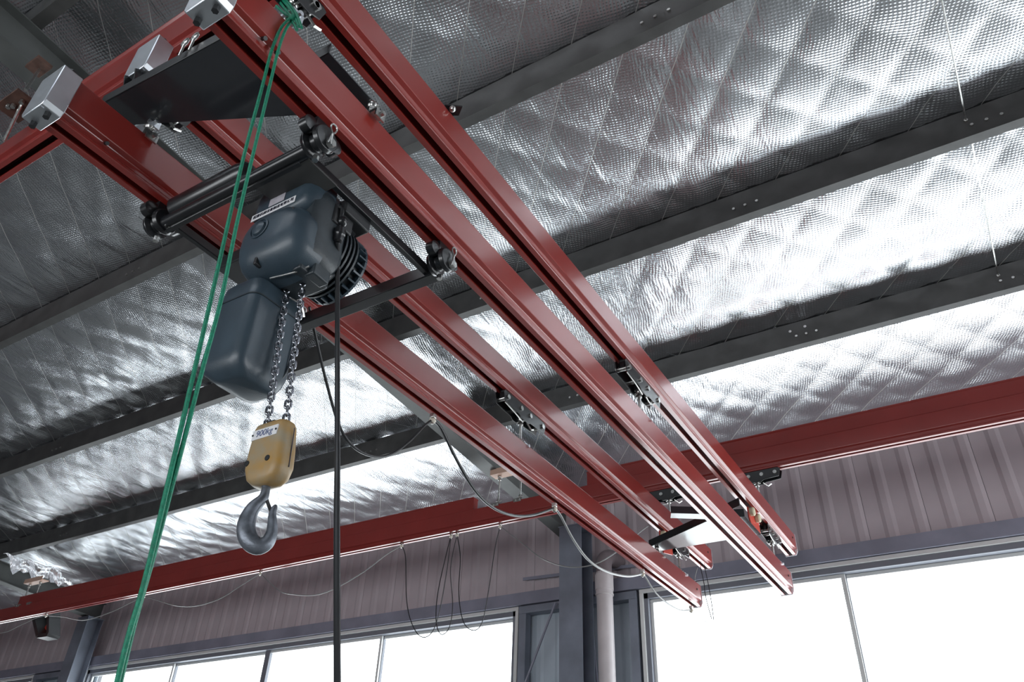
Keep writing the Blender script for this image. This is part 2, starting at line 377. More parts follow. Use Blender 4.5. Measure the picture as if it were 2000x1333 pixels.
for u, v in ((1543, 648), (1572, 638)):
    p = at(u, v, y=PY[4] - .002); obj('bright_hole_disc', M().lathe(p, (0, -1, 0), [(0, .013), (.003, .013), (.006, .008), (.0065, .001)], 12), WHITE, pl_)  # small white discs, painted in place of the brightness at the two holes
# ---- main frame beams and columns
CY_ = 8.33
def frame(xr, x, la, lb):
    b = thing('roof_rafter', (xr, 3, 3.9), la, 'roof beam')
    zb = [(-1.2, PZ(-1.2) - .30), (CY_ + .15, PZ(CY_ + .15) - .30)]
    for (ya, za), (yb, zb_) in zip(zb, zb[1:]):
        obj('bottom_flange', M().ext([(xr - .09, ya, za), (xr + .09, ya, za), (xr + .09, yb, zb_), (xr - .09, yb, zb_)], (0, 0, .014)), BEAM, b, smooth=0)
        obj('web', M().ext([(xr - .005, ya, za + .01), (xr - .005, yb, zb_ + .01), (xr - .005, yb, PZ(yb) - .012), (xr - .005, ya, PZ(ya) - .012)], (.01, 0, 0)), BEAM, b, smooth=0)
    obj('top_flange', M().ext([(xr - .08, -1.2, PZ(-1.2) - .012), (xr - .08, CY_ + .15, PZ(CY_ + .15) - .012), (xr - .08, CY_ + .15, PZ(CY_ + .15) - .001), (xr - .08, -1.2, PZ(-1.2) - .001)], (.16, 0, 0)), BEAM, b, smooth=0)
    c_ = thing('steel_column', (x, CY_, FLOORZ), lb, 'column')
    obj('front_flange', M().box((x - .15, CY_ - .15, FLOORZ), (x + .15, CY_ - .138, 3.665)), COLM, c_)
    obj('rear_flange', M().box((x - .15, CY_ + .138, FLOORZ), (x + .15, CY_ + .15, 3.665)), COLM, c_)
    obj('web', M().box((x - .004, CY_ - .138, FLOORZ), (x + .004, CY_ + .138, 3.665)), COLM, c_)
    obj('cap_plate', M().box((x - .16, CY_ - .16, 3.665), (x + .16, CY_ + .16, 3.678)), COLM, c_)
frame(-4.52, -4.30, 'deep grey steel rafter at the top left corner, running behind the lowest red rail', 'blue-grey steel column between the two large windows, beside the pale pipe')
frame(-14.15, -14.15, 'pale grey rafter flange at the left edge just above the long red runway', 'dark steel column near the bottom left corner, left of the green rope')
# ---- sag rods
RODL = ['thin steel sag rod between the two upper purlins near the right edge', 'thin steel sag rod between the two lower purlins near the right edge']
for (x, a_, b_), l in zip(((.68, PY[2] + .02, PY[3] + .01), (.70, PY[3] + .02, PY[4] + .01)), RODL):
    m = M().tube([(x, a_ , PZ(a_) + .16), (x + .01, b_, PZ(b_) + .15)], .006, 8); r_ = thing('sag_rod', (x, (a_ + b_) / 2, PZ(b_) + .1), l, 'rod')
    obj('rod', m, ZINC, r_); obj('nut', M().hexnut((x + .01, b_ - .02, PZ(b_) + .15), (0, 1, 0), .014, .012), ZINC, r_); obj('turnbuckle', M().cyl((x, a_ + .05, PZ(a_) + .157), (x, a_ + .22, PZ(a_) + .15), .009, 6), RUST, r_)
# ================================================================ crane rails
HP = [(0, .20), (.057, .20), (.0612, .198), (.0625, .194), (.0625, .058), (.0610, .0545), (.0420, .047), (.0405, .044), (.0405, .022), (.0465, .013), (.0465, .003), (.0440, 0), (.0175, 0), (.0165, .003),
      (.0165, .009), (.0365, .009), (.0370, .049), (.0560, .058), (.0575, .062), (.0575, .192), (0, .195)]
OUTL = HP + [(-a_, b_) for a_, b_ in reversed(HP[1:-1])]
def prof3(cx, z, pos, axis, pts):
    return [((cx + a_, pos, z + b_) if axis == 'y' else (pos, cx + a_, z + b_)) for a_, b_ in pts]
def half_strip(m, cx, z, p0, p1, axis):      # open profile as closed ring (outer contour + inner contour)
    ring = [(a_, b_) for a_, b_ in HP]
    full = ring
    # outer right, then inner right back to the crown; mirrored for the left half
    for sgn in (1, -1):
        pl = [(sgn * a_, b_) for a_, b_ in full]
        pts = prof3(cx, z, p0, axis, pl)
        m.ext(pts, (0, p1 - p0, 0) if axis == 'y' else (p1 - p0, 0, 0))
    return m
def end_cap(cx, z, pos, d, axis, parent, top=.20, material=GALV):
    # pressed pan over the end of a rail, lower corners cut; d = direction out of the rail
    hw = .074
    q = [(-hw + .008, top + .012), (hw - .008, top + .012), (hw, top + .004), (hw, .012), (hw - .014, -.008), (-hw + .014, -.008), (-hw, .012), (-hw, top + .004)]
    cp = obj('end_cap', M().ext(prof3(cx, z, pos - d * .042, axis, q), (0, d * .074, 0)), material, parent, bevel=.0035, smooth=30)
    obj('cap_fold', M().ext(prof3(cx, z, pos + d * .016, axis, [(-hw + .02, -.012), (hw - .02, -.012), (hw - .02, -.007), (-hw + .02, -.007)]), (0, d * .014, 0)), material, cp)
    for sx in (-.042, .042):
        c0 = Vector((cx + sx, pos - d * .006, z - .008)); obj('bolt', M().hexnut(c0, (0, 0, -1), .012, .022), BLACKM, cp)
        c0 = Vector((cx + sx, pos - d * .006, z + top + .012)); obj('bolt', M().hexnut(c0, (0, 0, 1), .012, .022), BLACKM, cp)
    return cp
XA, XB = -2.465, -1.612
def rail(cx, z, y0, y1, label, near=True):
    t = thing('crane_rail', (cx, (y0 + y1) / 2, z), label, 'crane rail')
    obj('rail_profile', half_strip(M(), cx, z, y0, y1, 'y'), RED, t, smooth=0)
    if near: end_cap(cx, z, y0, -1, 'y', t)
    # thin pressed plate closing the far end
    q = [(-.064, .204), (.064, .204), (.068, .198), (.068, .03), (.05, -.006), (-.05, -.006), (-.068, .03), (-.068, .198)]
    e = obj('end_plate', M().ext(prof3(cx, z, y1, 'y', q), (0, .005, 0)), GALV, t, bevel=.002)
    for sx in (.0635,): obj('bolt', M().hexnut((cx + sx, y1 - .11, z + .13), (1, 0, 0), .009, .006), BLACKM, t)
    return t
ZL, ZU = 2.20, 2.70
rA = rail(XA, ZL, .645, 7.215, 'lower red crane rail, lowest on the left, with cable loops hanging under it')
rB = rail(XB, ZL, .665, 7.185, 'lower red crane rail passing over the hoist, its galvanised cap cut by the top edge')
rC = rail(XA, ZU, .885, 7.66, 'upper red crane rail seen between the two lower rails, starting behind the black plate')
rD = rail(XB, ZU, .885, 7.625, 'upper red crane rail, rightmost of the four long rails')
for r_, cx, z, y in ((rA, XA, ZL, .86), (rB, XB, ZL, .84), (rB, XB, ZL, .9)):   # small rivets in the groove near the capped ends
    obj('stop_screw', M().hexnut((cx + .05, y, z + .04), (1, 0, -.6), .008, .02), BLACKM, r_)
# ---- runways
def runway(cy, z, x0, x1, label, strips):
    t = thing('crane_runway', ((x0 + x1) / 2, cy, z), label, 'crane runway')
    obj('rail_profile', half_strip(M(), cy, z, x0, x1, 'x'), RED2, t, smooth=0)
    for a_, b_ in strips:
        q = [(-.03, .2), (.03, .2), (.04, .212), (.04, .335), (.05, .345), (.05, .355), (-.05, .355), (-.05, .345), (-.04, .335), (-.04, .212)]
        obj('stiffening_rail', M().ext(prof3(cy, z, a_, 'x', q), (b_ - a_, 0, 0)), RED2, t)
    return t
YF, YN, ZR = 6.73, 1.065, 3.19
xs1 = at(930, 970, y=YF).x; xs2 = at(1150, 940, y=YF).x; xs0 = at(52, 1150, y=YF).x
runway(YF, ZR, X0 + .3, X1 - .4, 'long red crane runway above the windows, along the far wall', [(X0 + .3, xs0 - 2.1), (xs0, xs1), (xs2, X1 - .4)])
runway(YN, 3.195, X0 + .3, X1 - .4, 'red crane runway crossing the top left corner behind the capped rail ends', [(X0 + .3, -4.6), (-3.75, X1 - .4)])
# ================================================================ brace plates between the rail levels
def plate_thing(name, poly, z, label, flange_edges, fl_h=.055):
    t = thing(name, (sum(p[0] for p in poly) / len(poly), sum(p[1] for p in poly) / len(poly), z), label, 'steel plate')
    obj('plate', M().ext([(x, y, z) for x, y in poly], (0, 0, .006)), PLATE, t, smooth=0)
    for i, j in flange_edges:
        p, q = poly[i], poly[j]
        obj('flange', M().bar((p[0], p[1], z + fl_h / 2), (q[0], q[1], z + fl_h / 2), .006, fl_h), BLACK, t, bevel=.002)
    return t
pn = plate_thing('brace_plate', [(-2.53, .82), (-1.84, .86), (-1.80, 1.095), (-1.565, 1.10), (-1.565, 1.40), (-2.53, .935)], 2.49,
                 'large black brace plate at the top left, spanning between the rails behind the green rope', [(0, 1), (2, 3)])
pf = plate_thing('brace_plate', [(-2.53, 6.31), (-1.80, 5.92), (-1.575, 6.0), (-1.575, 6.43), (-2.53, 6.43)], 2.49,
                 'brace plate at the far rail ends, its underside shining white below a black edge', [(0, 1), (1, 2)], .066)
obj('brace_bar', M().bar((-1.80, 5.92, 2.523), (-1.54, 5.77, 2.523), .008, .066), BLACK, pf)
obj('cross_strip', M().ext([(-2.08, 5.70, 2.50), (-1.82, 5.86, 2.50), (-1.86, 5.95, 2.50), (-2.12, 5.79, 2.50)], (0, 0, .005)).bar((-2.08, 5.70, 2.53), (-1.80, 5.865, 2.53), .006, .06), PLATE, pf, smooth=0)
gs = thing('corner_gusset', at(893, 214, z=2.925), 'tiny black corner plate on top of the rightmost rail, against the foil', 'steel plate')
obj('plate', M().ext([at(868, 205, z=2.92), at(903, 209, z=2.92), at(896, 226, z=2.92), at(880, 226, z=2.92)], (0, 0, .008)), BLACK, gs, smooth=0)
obj('bolt', M().ball(at(884, 213, z=2.90), .016), ZINC, gs)
# ================================================================ suspension fittings and trolleys
def suspender(m, x, y, z0, z1, s=1.0):
    m.cyl((x, y, z0), (x, y, z1), .011 * s, 12)
    m.ball((x, y, z1 - .012), .022 * s, 12); m.ball((x, y, z0 + .012), .022 * s, 12)
    m.hexnut((x, y, z0 + .035), (0, 0, 1), .019 * s, .016); m.hexnut((x, y, z1 - .055), (0, 0, 1), .019 * s, .016)
    m.tube([(x - .035 * s, y, z0 + .03), (x + .04 * s, y, z0 + .03)], .004 * s, 6); m.tube([(x - .03 * s, y, z1 - .03), (x + .035 * s, y, z1 - .03)], .004 * s, 6)
def top_clamp(m, x, y, z):                   # cast saddle bolted over a rail crown
    m.cbox((x, y, z + .008), (.10, .05, .016)).cbox((x - .052, y, z - .005), (.008, .05, .04)).cbox((x + .052, y, z - .005), (.008, .05, .04))
    m.hexnut((x + .056, y, z - .006), (1, 0, 0), .011, .018).hexnut((x - .056, y, z - .006), (-1, 0, 0), .011, .018)
def trolley(x, y, z, L, label, axis='y', sus_to=None, white=True, dang=True):
    """four-wheel trolley running inside a slotted rail; z = underside of the rail"""
    t = thing('rail_trolley', (x, y, z - .07), label, 'trolley')
    def pt(a_, b_, h): return (x + b_, y + a_, h) if axis == 'y' else (x + a_, y + b_, h)
    nrm = (1, 0, 0) if axis == 'y' else (0, 1, 0)
    for sgn in (-1, 1):
        q = [(-L / 2, -.005), (-L / 2 + .02, -.075), (-.07, -.085), (-.05, -.1), (.05, -.1), (.07, -.085), (L / 2 - .02, -.075), (L / 2, -.005), (L / 2 - .02, .012), (-L / 2 + .02, .012)]
        off = sgn * .034 - (.003)
        pts = [pt(a_, off, z + b_ - .012) for a_, b_ in q]
        obj('side_plate', M().ext(pts, (.006, 0, 0) if axis == 'y' else (0, .006, 0)), BLACK, t, bevel=.0015)
    m = M()
    for a_ in (-L / 2 + .05, -.06, .06, L / 2 - .05):
        m.cyl(pt(a_, -.048, z - .045), pt(a_, .048, z - .045), .017, 14)
    obj('axle', m, ZINC if white else BLACK, t)
    for a_ in (-L / 2 + .05, L / 2 - .05):
        obj('wheel', M().cyl(pt(a_, -.03, z + .012), pt(a_, .03, z + .012), .012, 16), BLACKM, t)
        obj('guide_roller', M().cyl(pt(a_, 0, z - .05), pt(a_, 0, z - .008), .027, 16), BLACK, t)
    m = M().cbox(pt(0, 0, z - .065), (.05, .05, .05)); obj('bogie_block', m, BLACK, t, bevel=.004)
    if dang:
        m = M().tube(smooth_curve([pt(-L / 2 + .03, .03, z - .09), pt(-.12, .035, z - .115), pt(-.02, .03, z - .13)], 6), .004, 6)
        m.tube([pt(.05, .02, z - .1), pt(.09, .03, z - .135), pt(.12, .03, z - .12)], .006, 6)
        obj('safety_wire', m, ZINC, t)
    if sus_to is not None:
        m = M(); suspender(m, x, y, sus_to, z - .08); obj('suspension_rod', m, ZINC, t)
        m = M(); top_clamp(m, x, y, sus_to - .004) if axis == 'y' else m.cbox((x, y, sus_to + .01), (.09, .11, .02)); obj('rail_clamp', m, GALV, t)
    return t
TU = ZU; TOPL = ZL + .20; TOPU = ZU + .20
trolley(XA, 3.98, ZU, .56, 'black trolley with round silver axle ends, mid span under the second red rail', sus_to=TOPL)
trolley(XB, 4.02, ZU, .56, 'black trolley under the rightmost red rail, mid span against the dark purlin', sus_to=TOPL)
trolley(XA, 6.86, ZU, .42, 'zinc trolley cluster near the far end, above the leftmost lower rail end', sus_to=TOPL)
trolley(XB, 6.93, ZU, .42, 'zinc trolley cluster at the far end under the rightmost rail', sus_to=TOPL)
trolley(XA, .99, ZU, .3, 'small trolley at the top left, above the black brace plate between cap and plate', sus_to=2.50)
trolley(XB, .93, ZU, .24, 'small trolley beside the green rope knot at the top edge', sus_to=2.50)
for x, y, l in ((XA, 6.33, 'zinc suspension bolt below the left corner of the far brace plate'), (XA + .03, .99, 'dull zinc ball joint at the near brace plate corner, beside the leftmost rail'),
                (XB + .04, 1.36, 'zinc ball joint under the near brace plate between the two right rails')):
    m = M(); suspender(m, x, y, TOPL + .01, 2.49); top_clamp(m, x, y, TOPL - .004); tag(obj('suspension_joint', m, ZINC), l, 'joint')
trolley(XA, YF, ZR, .46, 'black trolley under the far runway above the left pair of rails', axis='x', sus_to=TOPU)
trolley(XB, YF, ZR, .46, 'black trolley under the far runway above the right pair of rails', axis='x', sus_to=TOPU)
# red stop brackets with cream buffers close to the far ends
for x, y, l, n in ((XA - .02, 6.62, 'red stop bracket with cream buffer under the far end of the second rail', 1), (XB - .01, 6.45, 'red stop bracket with two cream wheels under the far end of the rightmost rail', 2)):
    t = thing('stop_bracket', (x, y, ZU - .16), l, 'bracket')
    obj('bracket_plate', M().ext([(x, y - .17, ZU - .01), (x, y + .12, ZU - .01), (x, y + .12, ZU - .15), (x, y - .10, ZU - .2), (x, y - .17, ZU - .1)], (.012, 0, 0)), REDB, t, bevel=.002)
    for k in range(2): obj('buffer', M().lathe((x + .012, y - .13 + .16 * k, ZU - .045), (1, 0, 0), [(0, .02), (.002, .036), (.03, .038), (.04, .03), (.042, .012)], 20), BUFF, t)
    obj('clamp_jaw', M().cbox((x, y, ZU - .012), (.07, .05, .02)), REDB, t)
# ================================================================ hoist carriage under the two lower rails
YC0, YC1 = 1.19, 1.93; ZC = 2.105
car = thing('hoist_carriage', ((XA + XB) / 2, (YC0 + YC1) / 2, ZC - .05), 'black tubular carriage frame rolling under the two lower rails and carrying the hoist', 'hoist carriage')
ft = obj('front_tube', M().cyl((XA + .02, YC0, ZC + .0), (XB - .02, YC0, ZC + .0), .027, 24), BLACK, car)
obj('edge_angle', M().cbox(((XA + XB) / 2 - .02, YC0 + .012, ZC - .038), (.72, .016, .006)), BLACK, car)
rb = obj('rear_bar', M().box((XA + .02, YC1 - .003, ZC - .03), (XB - .02, YC1 + .003, ZC + .03)).box((XA + .02, YC1, ZC - .033), (XB - .02, YC1 + .05, ZC - .027)), BLACK, car, bevel=.001)
for x in (XA + .07, XB - .075): obj('side_bar', M().box((x - .012, YC0, ZC - .018), (x + .012, YC1, ZC + .022)), BLACK, car, bevel=.003)
obj('cross_beam', M().box((XA + .07, 1.44, ZC - .065), (XB - .08, 1.58, ZC + .0)), BLACKM, car, bevel=.006)
obj('drive_drum', M().lathe((XA + .06, YC0 + .015, ZC + .075), (1, 0, 0), [(0, .03), (.004, .052), (.38, .052), (.41, .046), (.425, .03), (.43, .002)], 24), BLACK, car)
obj('buffer_drum', M().lathe((XB - .28, 1.51, ZC - .055), (1, 0, 0), [(0, .02), (.004, .055), (.13, .06), (.15, .05), (.155, .01)], 24), BLACK, car)
obj('lug_plate', M().box((XB - .33, YC0 + .02, ZC - .02), (XB - .06, YC0 + .17, ZC - .012)), PURL, car)
for x in (XA, XB):
    for y in (YC0, YC1):
        tr = obj('trolley_casing', M().box((x - .02, y - .045, ZC + .03), (x + .02, y + .045, ZL + .004)).lathe((x - .045, y, ZC + .015), (1, 0, 0), [(0, .025), (.004, .05), (.022, .056), (.03, .045), (.034, .034), (.056, .034), (.06, .045), (.068, .056), (.086, .05), (.09, .025)], 24), BLACK, car, bevel=.002)
        obj('roller', M().lathe((x - .02, y - .06, ZC + .045), (1, 0, 0), [(0, .02), (.003, .032), (.037, .032), (.04, .02)], 18).lathe((x - .02, y + .06, ZC + .045), (1, 0, 0), [(0, .02), (.003, .032), (.037, .032), (.04, .02)], 18), BLACK, tr)
        # cotter pin with its loop
        lp = [(x + .062, y - .01, ZC - .03), (x + .062, y, ZC + .02), (x + .062, y - .012, ZC + .045), (x + .062, y - .008, ZC + .066), (x + .062, y + .006, ZC + .07), (x + .062, y + .016, ZC + .06), (x + .062, y + .012, ZC + .04), (x + .064, y + .002, ZC + .02), (x + .064, y + .006, ZC - .028)]
        obj('cotter_pin', M().tube(smooth_curve(lp, 5), .0035, 6), ZINC, tr)
        obj('pin_nut', M().hexnut((x + .045, y + .01, ZC - .012), (1, 0, 0), .017, .02).hexnut((x - .01, y + .012, ZC - .062), (0, 0, 1), .012, .02), ZINC, tr)
# ================================================================ the chain hoist
HX, HY = -1.885, 1.28
hz = thing('chain_hoist', (-1.87, 1.45, 1.68), 'blue-grey electric chain hoist hanging from the black carriage', 'chain hoist')
def rr(cx, cz, hw, hh, r, y, n=8, squ=0.0):
    out = []
    for qx, qz, a0 in ((1, 1, 0), (-1, 1, 90), (-1, -1, 180), (1, -1, 270)):
        for k in range(n + 1):
            t = math.radians(a0 + 90 * k / n); out.append((cx + qx * (hw - r) + r * math.cos(t), y, cz + qz * (hh - r) + r * math.sin(t)))
    return out
# upper housing
cz = 1.905
obj('housing', M().loft([rr(HX + .005, cz + .01, .145, .185, .08, HY + .05), rr(HX + .010, cz + .01, .156, .196, .085, HY + .09), rr(HX + .012, cz + .01, .156, .196, .085, HY + .20), rr(HX + .012, cz + .01, .142, .18, .08, HY + .225)]), HOISTD, hz, smooth=60)
def cover(y, hw, zt, zb, r): return rr(HX - .002, (zt + zb) / 2, hw, (zt - zb) / 2, r, y)
cv = obj('front_cover', M().loft([cover(HY - .016, .075, 1.915, 1.80, .05), cover(HY - .012, .105, 1.930, 1.775, .065), cover(HY - .002, .130, 1.945, 1.748, .08), cover(HY + .016, .147, 1.955, 1.726, .09), cover(HY + .04, .158, 1.962, 1.710, .095), cover(HY + .07, .164, 1.964, 1.700, .10), cover(HY + .135, .166, 1.964, 1.698, .10)]), HOIST, hz, smooth=70)
obj('top_cover', M().loft([rr(HX, 2.045, .120, .075, .05, HY + .012), rr(HX, 2.045, .140, .090, .06, HY + .022), rr(HX + .002, 2.042, .154, .098, .07, HY + .05), rr(HX + .005, 2.04, .161, .100, .07, HY + .13)]), HOIST, hz, smooth=70)
obj('round_boss', M().lathe((HX - .03, HY - .012, 1.868), (0, -1, 0), [(0, .044), (.008, .044), (.009, .039), (.003, .038), (.003, .033), (.013, .029), (.019, .018), (.021, .001)], 28), HOIST, cv)
obj('cover_screw', M().cyl((HX + .10, HY - .003, 1.915), (HX + .10, HY + .02, 1.915), .012, 16), BLACKM, cv)
obj('bottom_notch', M().box((HX - .035, HY + .0, 1.715), (HX - .020, HY + .03, 1.765)), BLACKM, cv, bevel=.004)
# motor with ring ribs and lengthwise fins
mc = (HX + .02, HY + .215, 1.9)
mo = obj('motor', M().cyl(mc, (mc[0], mc[1] + .12, mc[2]), .118, 32), HOISTD, hz)
for k in range(4): obj('cooling_ring', M().lathe((mc[0], mc[1] + .004 + .02 * k, mc[2]), (0, 1, 0), [(0, .115), (.001, .150), (.009, .150), (.010, .115)], 36), HOISTD, mo)
for k in range(26):
    t = 2 * math.pi * k / 26; d = Vector((math.cos(t), 0, math.sin(t))); p = Vector(mc) + d * .128 + Vector((0, .083, 0))
    obj('cooling_fin', M().bar(p, p + Vector((0, .045, 0)), .007, .036, d), HOIST, mo)
obj('fan_cowl', M().lathe((mc[0], mc[1] + .118, mc[2]), (0, 1, 0), [(0, .12), (.002, .144), (.012, .144), (.022, .12), (.026, .04)], 32), HOIST, hz)
# bottom block with the chain outlet
CX0, CX1, CY = -1.905, -1.825, 1.435
obj('chain_guide', M().box((HX - .07, HY + .08, 1.70), (HX + .12, HY + .22, 1.755)).box((HX + .10, HY + .12, 1.695), (HX + .145, HY + .20, 1.76)), HOISTD, hz, bevel=.006)
obj('outlet_lip', M().tube(smooth_curve([(HX - .02, HY + .075, 1.70), (HX + .07, HY + .09, 1.698), (HX + .13, HY + .11, 1.72)], 6), .0035, 6), ZINC, hz)
obj('hanger_lug', M().box((HX - .03, HY + .15, 2.06), (HX + .05, HY + .27, 2.10)), BLACKM, hz)
obj('cable_gland', M().lathe((HX + .178, HY + .17, 1.925), (0, 0, -1), [(0, .012), (.002, .02), (.03, .022), (.035, .018), (.06, .016), (.065, .008)], 14).ball((HX + .178, HY + .17, 1.96), .022), BLACK, hz)
obj('control_lead', M().tube(smooth_curve([(HX + .15, HY + .14, 2.02), (HX + .185, HY + .15, 2.01), (HX + .18, HY + .16, 1.97), (HX + .178, HY + .17, 1.94)], 6), .008, 8), RUBBER, hz)
obj('socket_box', M().box((HX + .145, HY + .13, 1.94), (HX + .175, HY + .23, 2.03)), BLACKM, hz, bevel=.006)
# stickers
def decal(name, x0_, x1_, z0_, z1_, y_, material, arc=0.0, yb=0.0):
    m = M(); n = 10
    for k in range(n + 1):
        s_ = k / n; x = x0_ + (x1_ - x0_) * s_; yy = y_ - yb * (1 - (2 * s_ - 1) ** 2)
        m.v += [(x, yy, z0_), (x, yy, z1_), (x, yy + .0012, z0_), (x, yy + .0012, z1_)]
    for k in range(n):
        b = 4 * k; m.f += [(b, b + 4, b + 5, b + 1), (b + 1, b + 5, b + 7, b + 3), (b + 3, b + 7, b + 6, b + 2), (b + 2, b + 6, b + 4, b)]
    m.f += [(0, 1, 3, 2), (4 * n, 4 * n + 2, 4 * n + 3, 4 * n + 1)]
    return obj(name, m, material, hz, smooth=0)
decal('name_strip', HX - .118, HX + .108, 1.992, 2.024, HY + .0095, WHITE)
decal('rating_sticker', HX - .04, HX + .04, 2.034, 2.082, HY + .0095, LBL2)
def text(s, size, loc, right, upv, material, parent, name, depth=.0008, align='CENTER'):
    cu = bpy.data.curves.new(name, 'FONT'); cu.body = s; cu.size = size; cu.extrude = depth; cu.align_x = align; cu.align_y = 'CENTER'
    tmp = bpy.data.objects.new('tmp', cu); COL.objects.link(tmp)
    bpy.context.view_layer.update()
    dg = bpy.context.evaluated_depsgraph_get(); me_ = bpy.data.meshes.new_from_object(tmp.evaluated_get(dg))
    bpy.data.objects.remove(tmp); r_ = Vector(right).normalized(); u_ = Vector(upv).normalized(); n_ = r_.cross(u_)
    org = wpos(parent); L0 = Vector(loc)
    for vtx in me_.vertices:
        p = vtx.co.copy(); vtx.co = L0 + r_ * p.x + u_ * p.y + n_ * p.z - org
    me_.materials.clear(); me_.materials.append(material); me_.name = name
    o = bpy.data.objects.new(name, me_); COL.objects.link(o); o.parent = parent
    return o
text('起重机械设备制造有限公司', .0175, (HX - .004, HY + .0088, 2.008), (1, 0, 0), (0, 0, 1), INK, hz, 'strip_lettering')
# chain container
CC = (-2.005, 1.425)
def cs(z, hw, hd, r, dx=0, dy=0):
    return [(p[0], CC[1] + dy + (p[2]), z) for p in rr(CC[0] + dx, 0, hw, hd, r, 0, 6)]
cc = obj('chain_container', M().loft([cs(1.335, .050, .070, .03, .03, .01), cs(1.342, .070, .088, .035, .02, .006), cs(1.375, .096, .110, .04, .005), cs(1.41, .106, .118, .04), cs(1.62, .104, .116, .04), cs(1.66, .104, .116, .04), cs(1.72, .098, .11, .04), cs(1.745, .08, .095, .035), cs(1.75, .04, .05, .02)]), HOIST, hz, smooth=50)
obj('container_seam', M().loft([cs(1.648, .1065, .1185, .04), cs(1.653, .1065, .1185, .04)]), HOISTD, cc)
obj('container_edge', M().tube(smooth_curve([(CC[0] + .104, CC[1] + .085, 1.72), (CC[0] + .108, CC[1] + .09, 1.6), (CC[0] + .108, CC[1] + .09, 1.44), (CC[0] + .09, CC[1] + .07, 1.37)], 6), .004, 6), HOISTD, cc)
obj('container_strap', M().tube(smooth_curve([(CC[0] + .10, CC[1] + .03, 1.72), (CC[0] + .125, CC[1] + .07, 1.70), (CC[0] + .13, CC[1] + .09, 1.66)], 6), .004, 6), ZINC, cc)
for ch in list(hz.children):
    if not ch.name.startswith('chain_container'): ch.location.z += .036
    if ch.name.startswith(('name_strip', 'strip_lettering')): ch.location += Vector((-.018, 0, -.022))
    if ch.name.startswith('rating_sticker'): ch.location += Vector((-.015, 0, -.024))
# ---- load chain: two falls, link by link
BX, BY, BZ = -1.800, 1.447, 1.155             # top centre of the hook block
def link_mesh():
    L, W, r = .0165, .0088, .0043; pts = []
    for k in range(8): t = math.pi * k / 7; pts.append((W * math.cos(t), 0, L / 2 + W * math.sin(t)))
    for k in range(8): t = math.pi + math.pi * k / 7; pts.append((W * math.cos(t), 0, -L / 2 + W * math.sin(t)))
    q = M().tube(pts, r, 6, closed=True); me_ = bpy.data.meshes.new('link'); me_.from_pydata(q.v, [], q.f); me_.shade_smooth(); me_.materials.append(CHAIN); return me_
LK = link_mesh()
for p, q, l in (((CX0, CY, 1.745), (BX - .042, BY, BZ - .004), 'left fall of the steel load chain, between the hoist and the yellow hook block'),
                ((CX1, CY, 1.745), (BX + .042, BY, BZ - .004), 'right fall of the steel load chain, between the hoist and the yellow hook block')):
    p, q = Vector(p), Vector(q); d = q - p; n = int(d.length / .0252); t = thing('load_chain', q, l, 'chain')
    base = Vector((0, 0, 1)).rotation_difference(-d.normalized()).to_matrix().to_4x4()
    for k in range(n + 1):
        o = bpy.data.objects.new('link', LK); COL.objects.link(o); o.parent = t
        o.matrix_local = Matrix.Translation(p + d * (k / n) - q) @ base @ Matrix.Rotation(math.radians(45 + 90 * (k % 2)), 4, 'Z')
# ---- hook block
hb = thing('hook_block', (BX, BY, .74), 'worn yellow hook block marked 900kg with a forged hook, hanging on the load chain', 'hook block')
tilt = Vector((.09, .0, -1)).normalized()
def hs(s_, hw, hd, r, dx=0):                 # section at distance s_ down from the block top
    c_ = Vector((BX, BY, BZ)) + tilt * s_
    return [(c_.x + dx + p[0], c_.y + p[2], c_.z) for p in rr(0, 0, hw, hd, r, 0, 6)]
obj('block_body', M().loft([hs(-.008, .055, .022, .02), hs(-.002, .066, .032, .026), hs(.012, .070, .036, .026), hs(.09, .076, .040, .028), hs(.15, .077, .041, .028), hs(.185, .066, .038, .028), hs(.203, .045, .030, .022), hs(.208, .02, .015, .01)]), YEL, hb, smooth=50)
c_ = Vector((BX, BY, BZ)) + tilt * .095
obj('side_seam', M().tube([Vector((c_.x + .0775 + .09 * (s_ - .0), c_.y + .006, c_.z - s_)) for s_ in (-.075, 0, .06)], .0015, 6), INK, hb)
obj('top_bushing', M().lathe((BX, BY, BZ + .002), (0, 0, 1), [(0, .028), (.006, .028), (.014, .02), (.016, .005)], 20), BLACKM, hb)
pc = Vector((BX, BY, BZ)) + tilt * .038; fy = BY - .0385
npz = Vector((.0, 0, 1)); obj('name_plate', M().box((pc.x - .056, fy - .0015, pc.z - .017), (pc.x + .052, fy + .004, pc.z + .017)), WHITE, hb, bevel=.0006)
text('900kg', .030, (pc.x - .002, fy - .0018, pc.z), (1, 0, .0), (.12, 0, 1), BLUEINK, hb, 'plate_lettering')
obj('plate_screw', M().cyl((pc.x - .052, fy - .004, pc.z), (pc.x - .052, fy, pc.z), .0035, 8).cyl((pc.x + .048, fy - .004, pc.z), (pc.x + .048, fy, pc.z), .0035, 8), BLACKM, hb)
for dx in (-.055, .032):
    q = Vector((BX, BY, BZ)) + tilt * .135; obj('block_screw', M().lathe((q.x + dx, BY - .044, q.z), (0, 1, 0), [(0, .0085), (.001, .0095), (.01, .0095)], 14), BLACKM, hb)
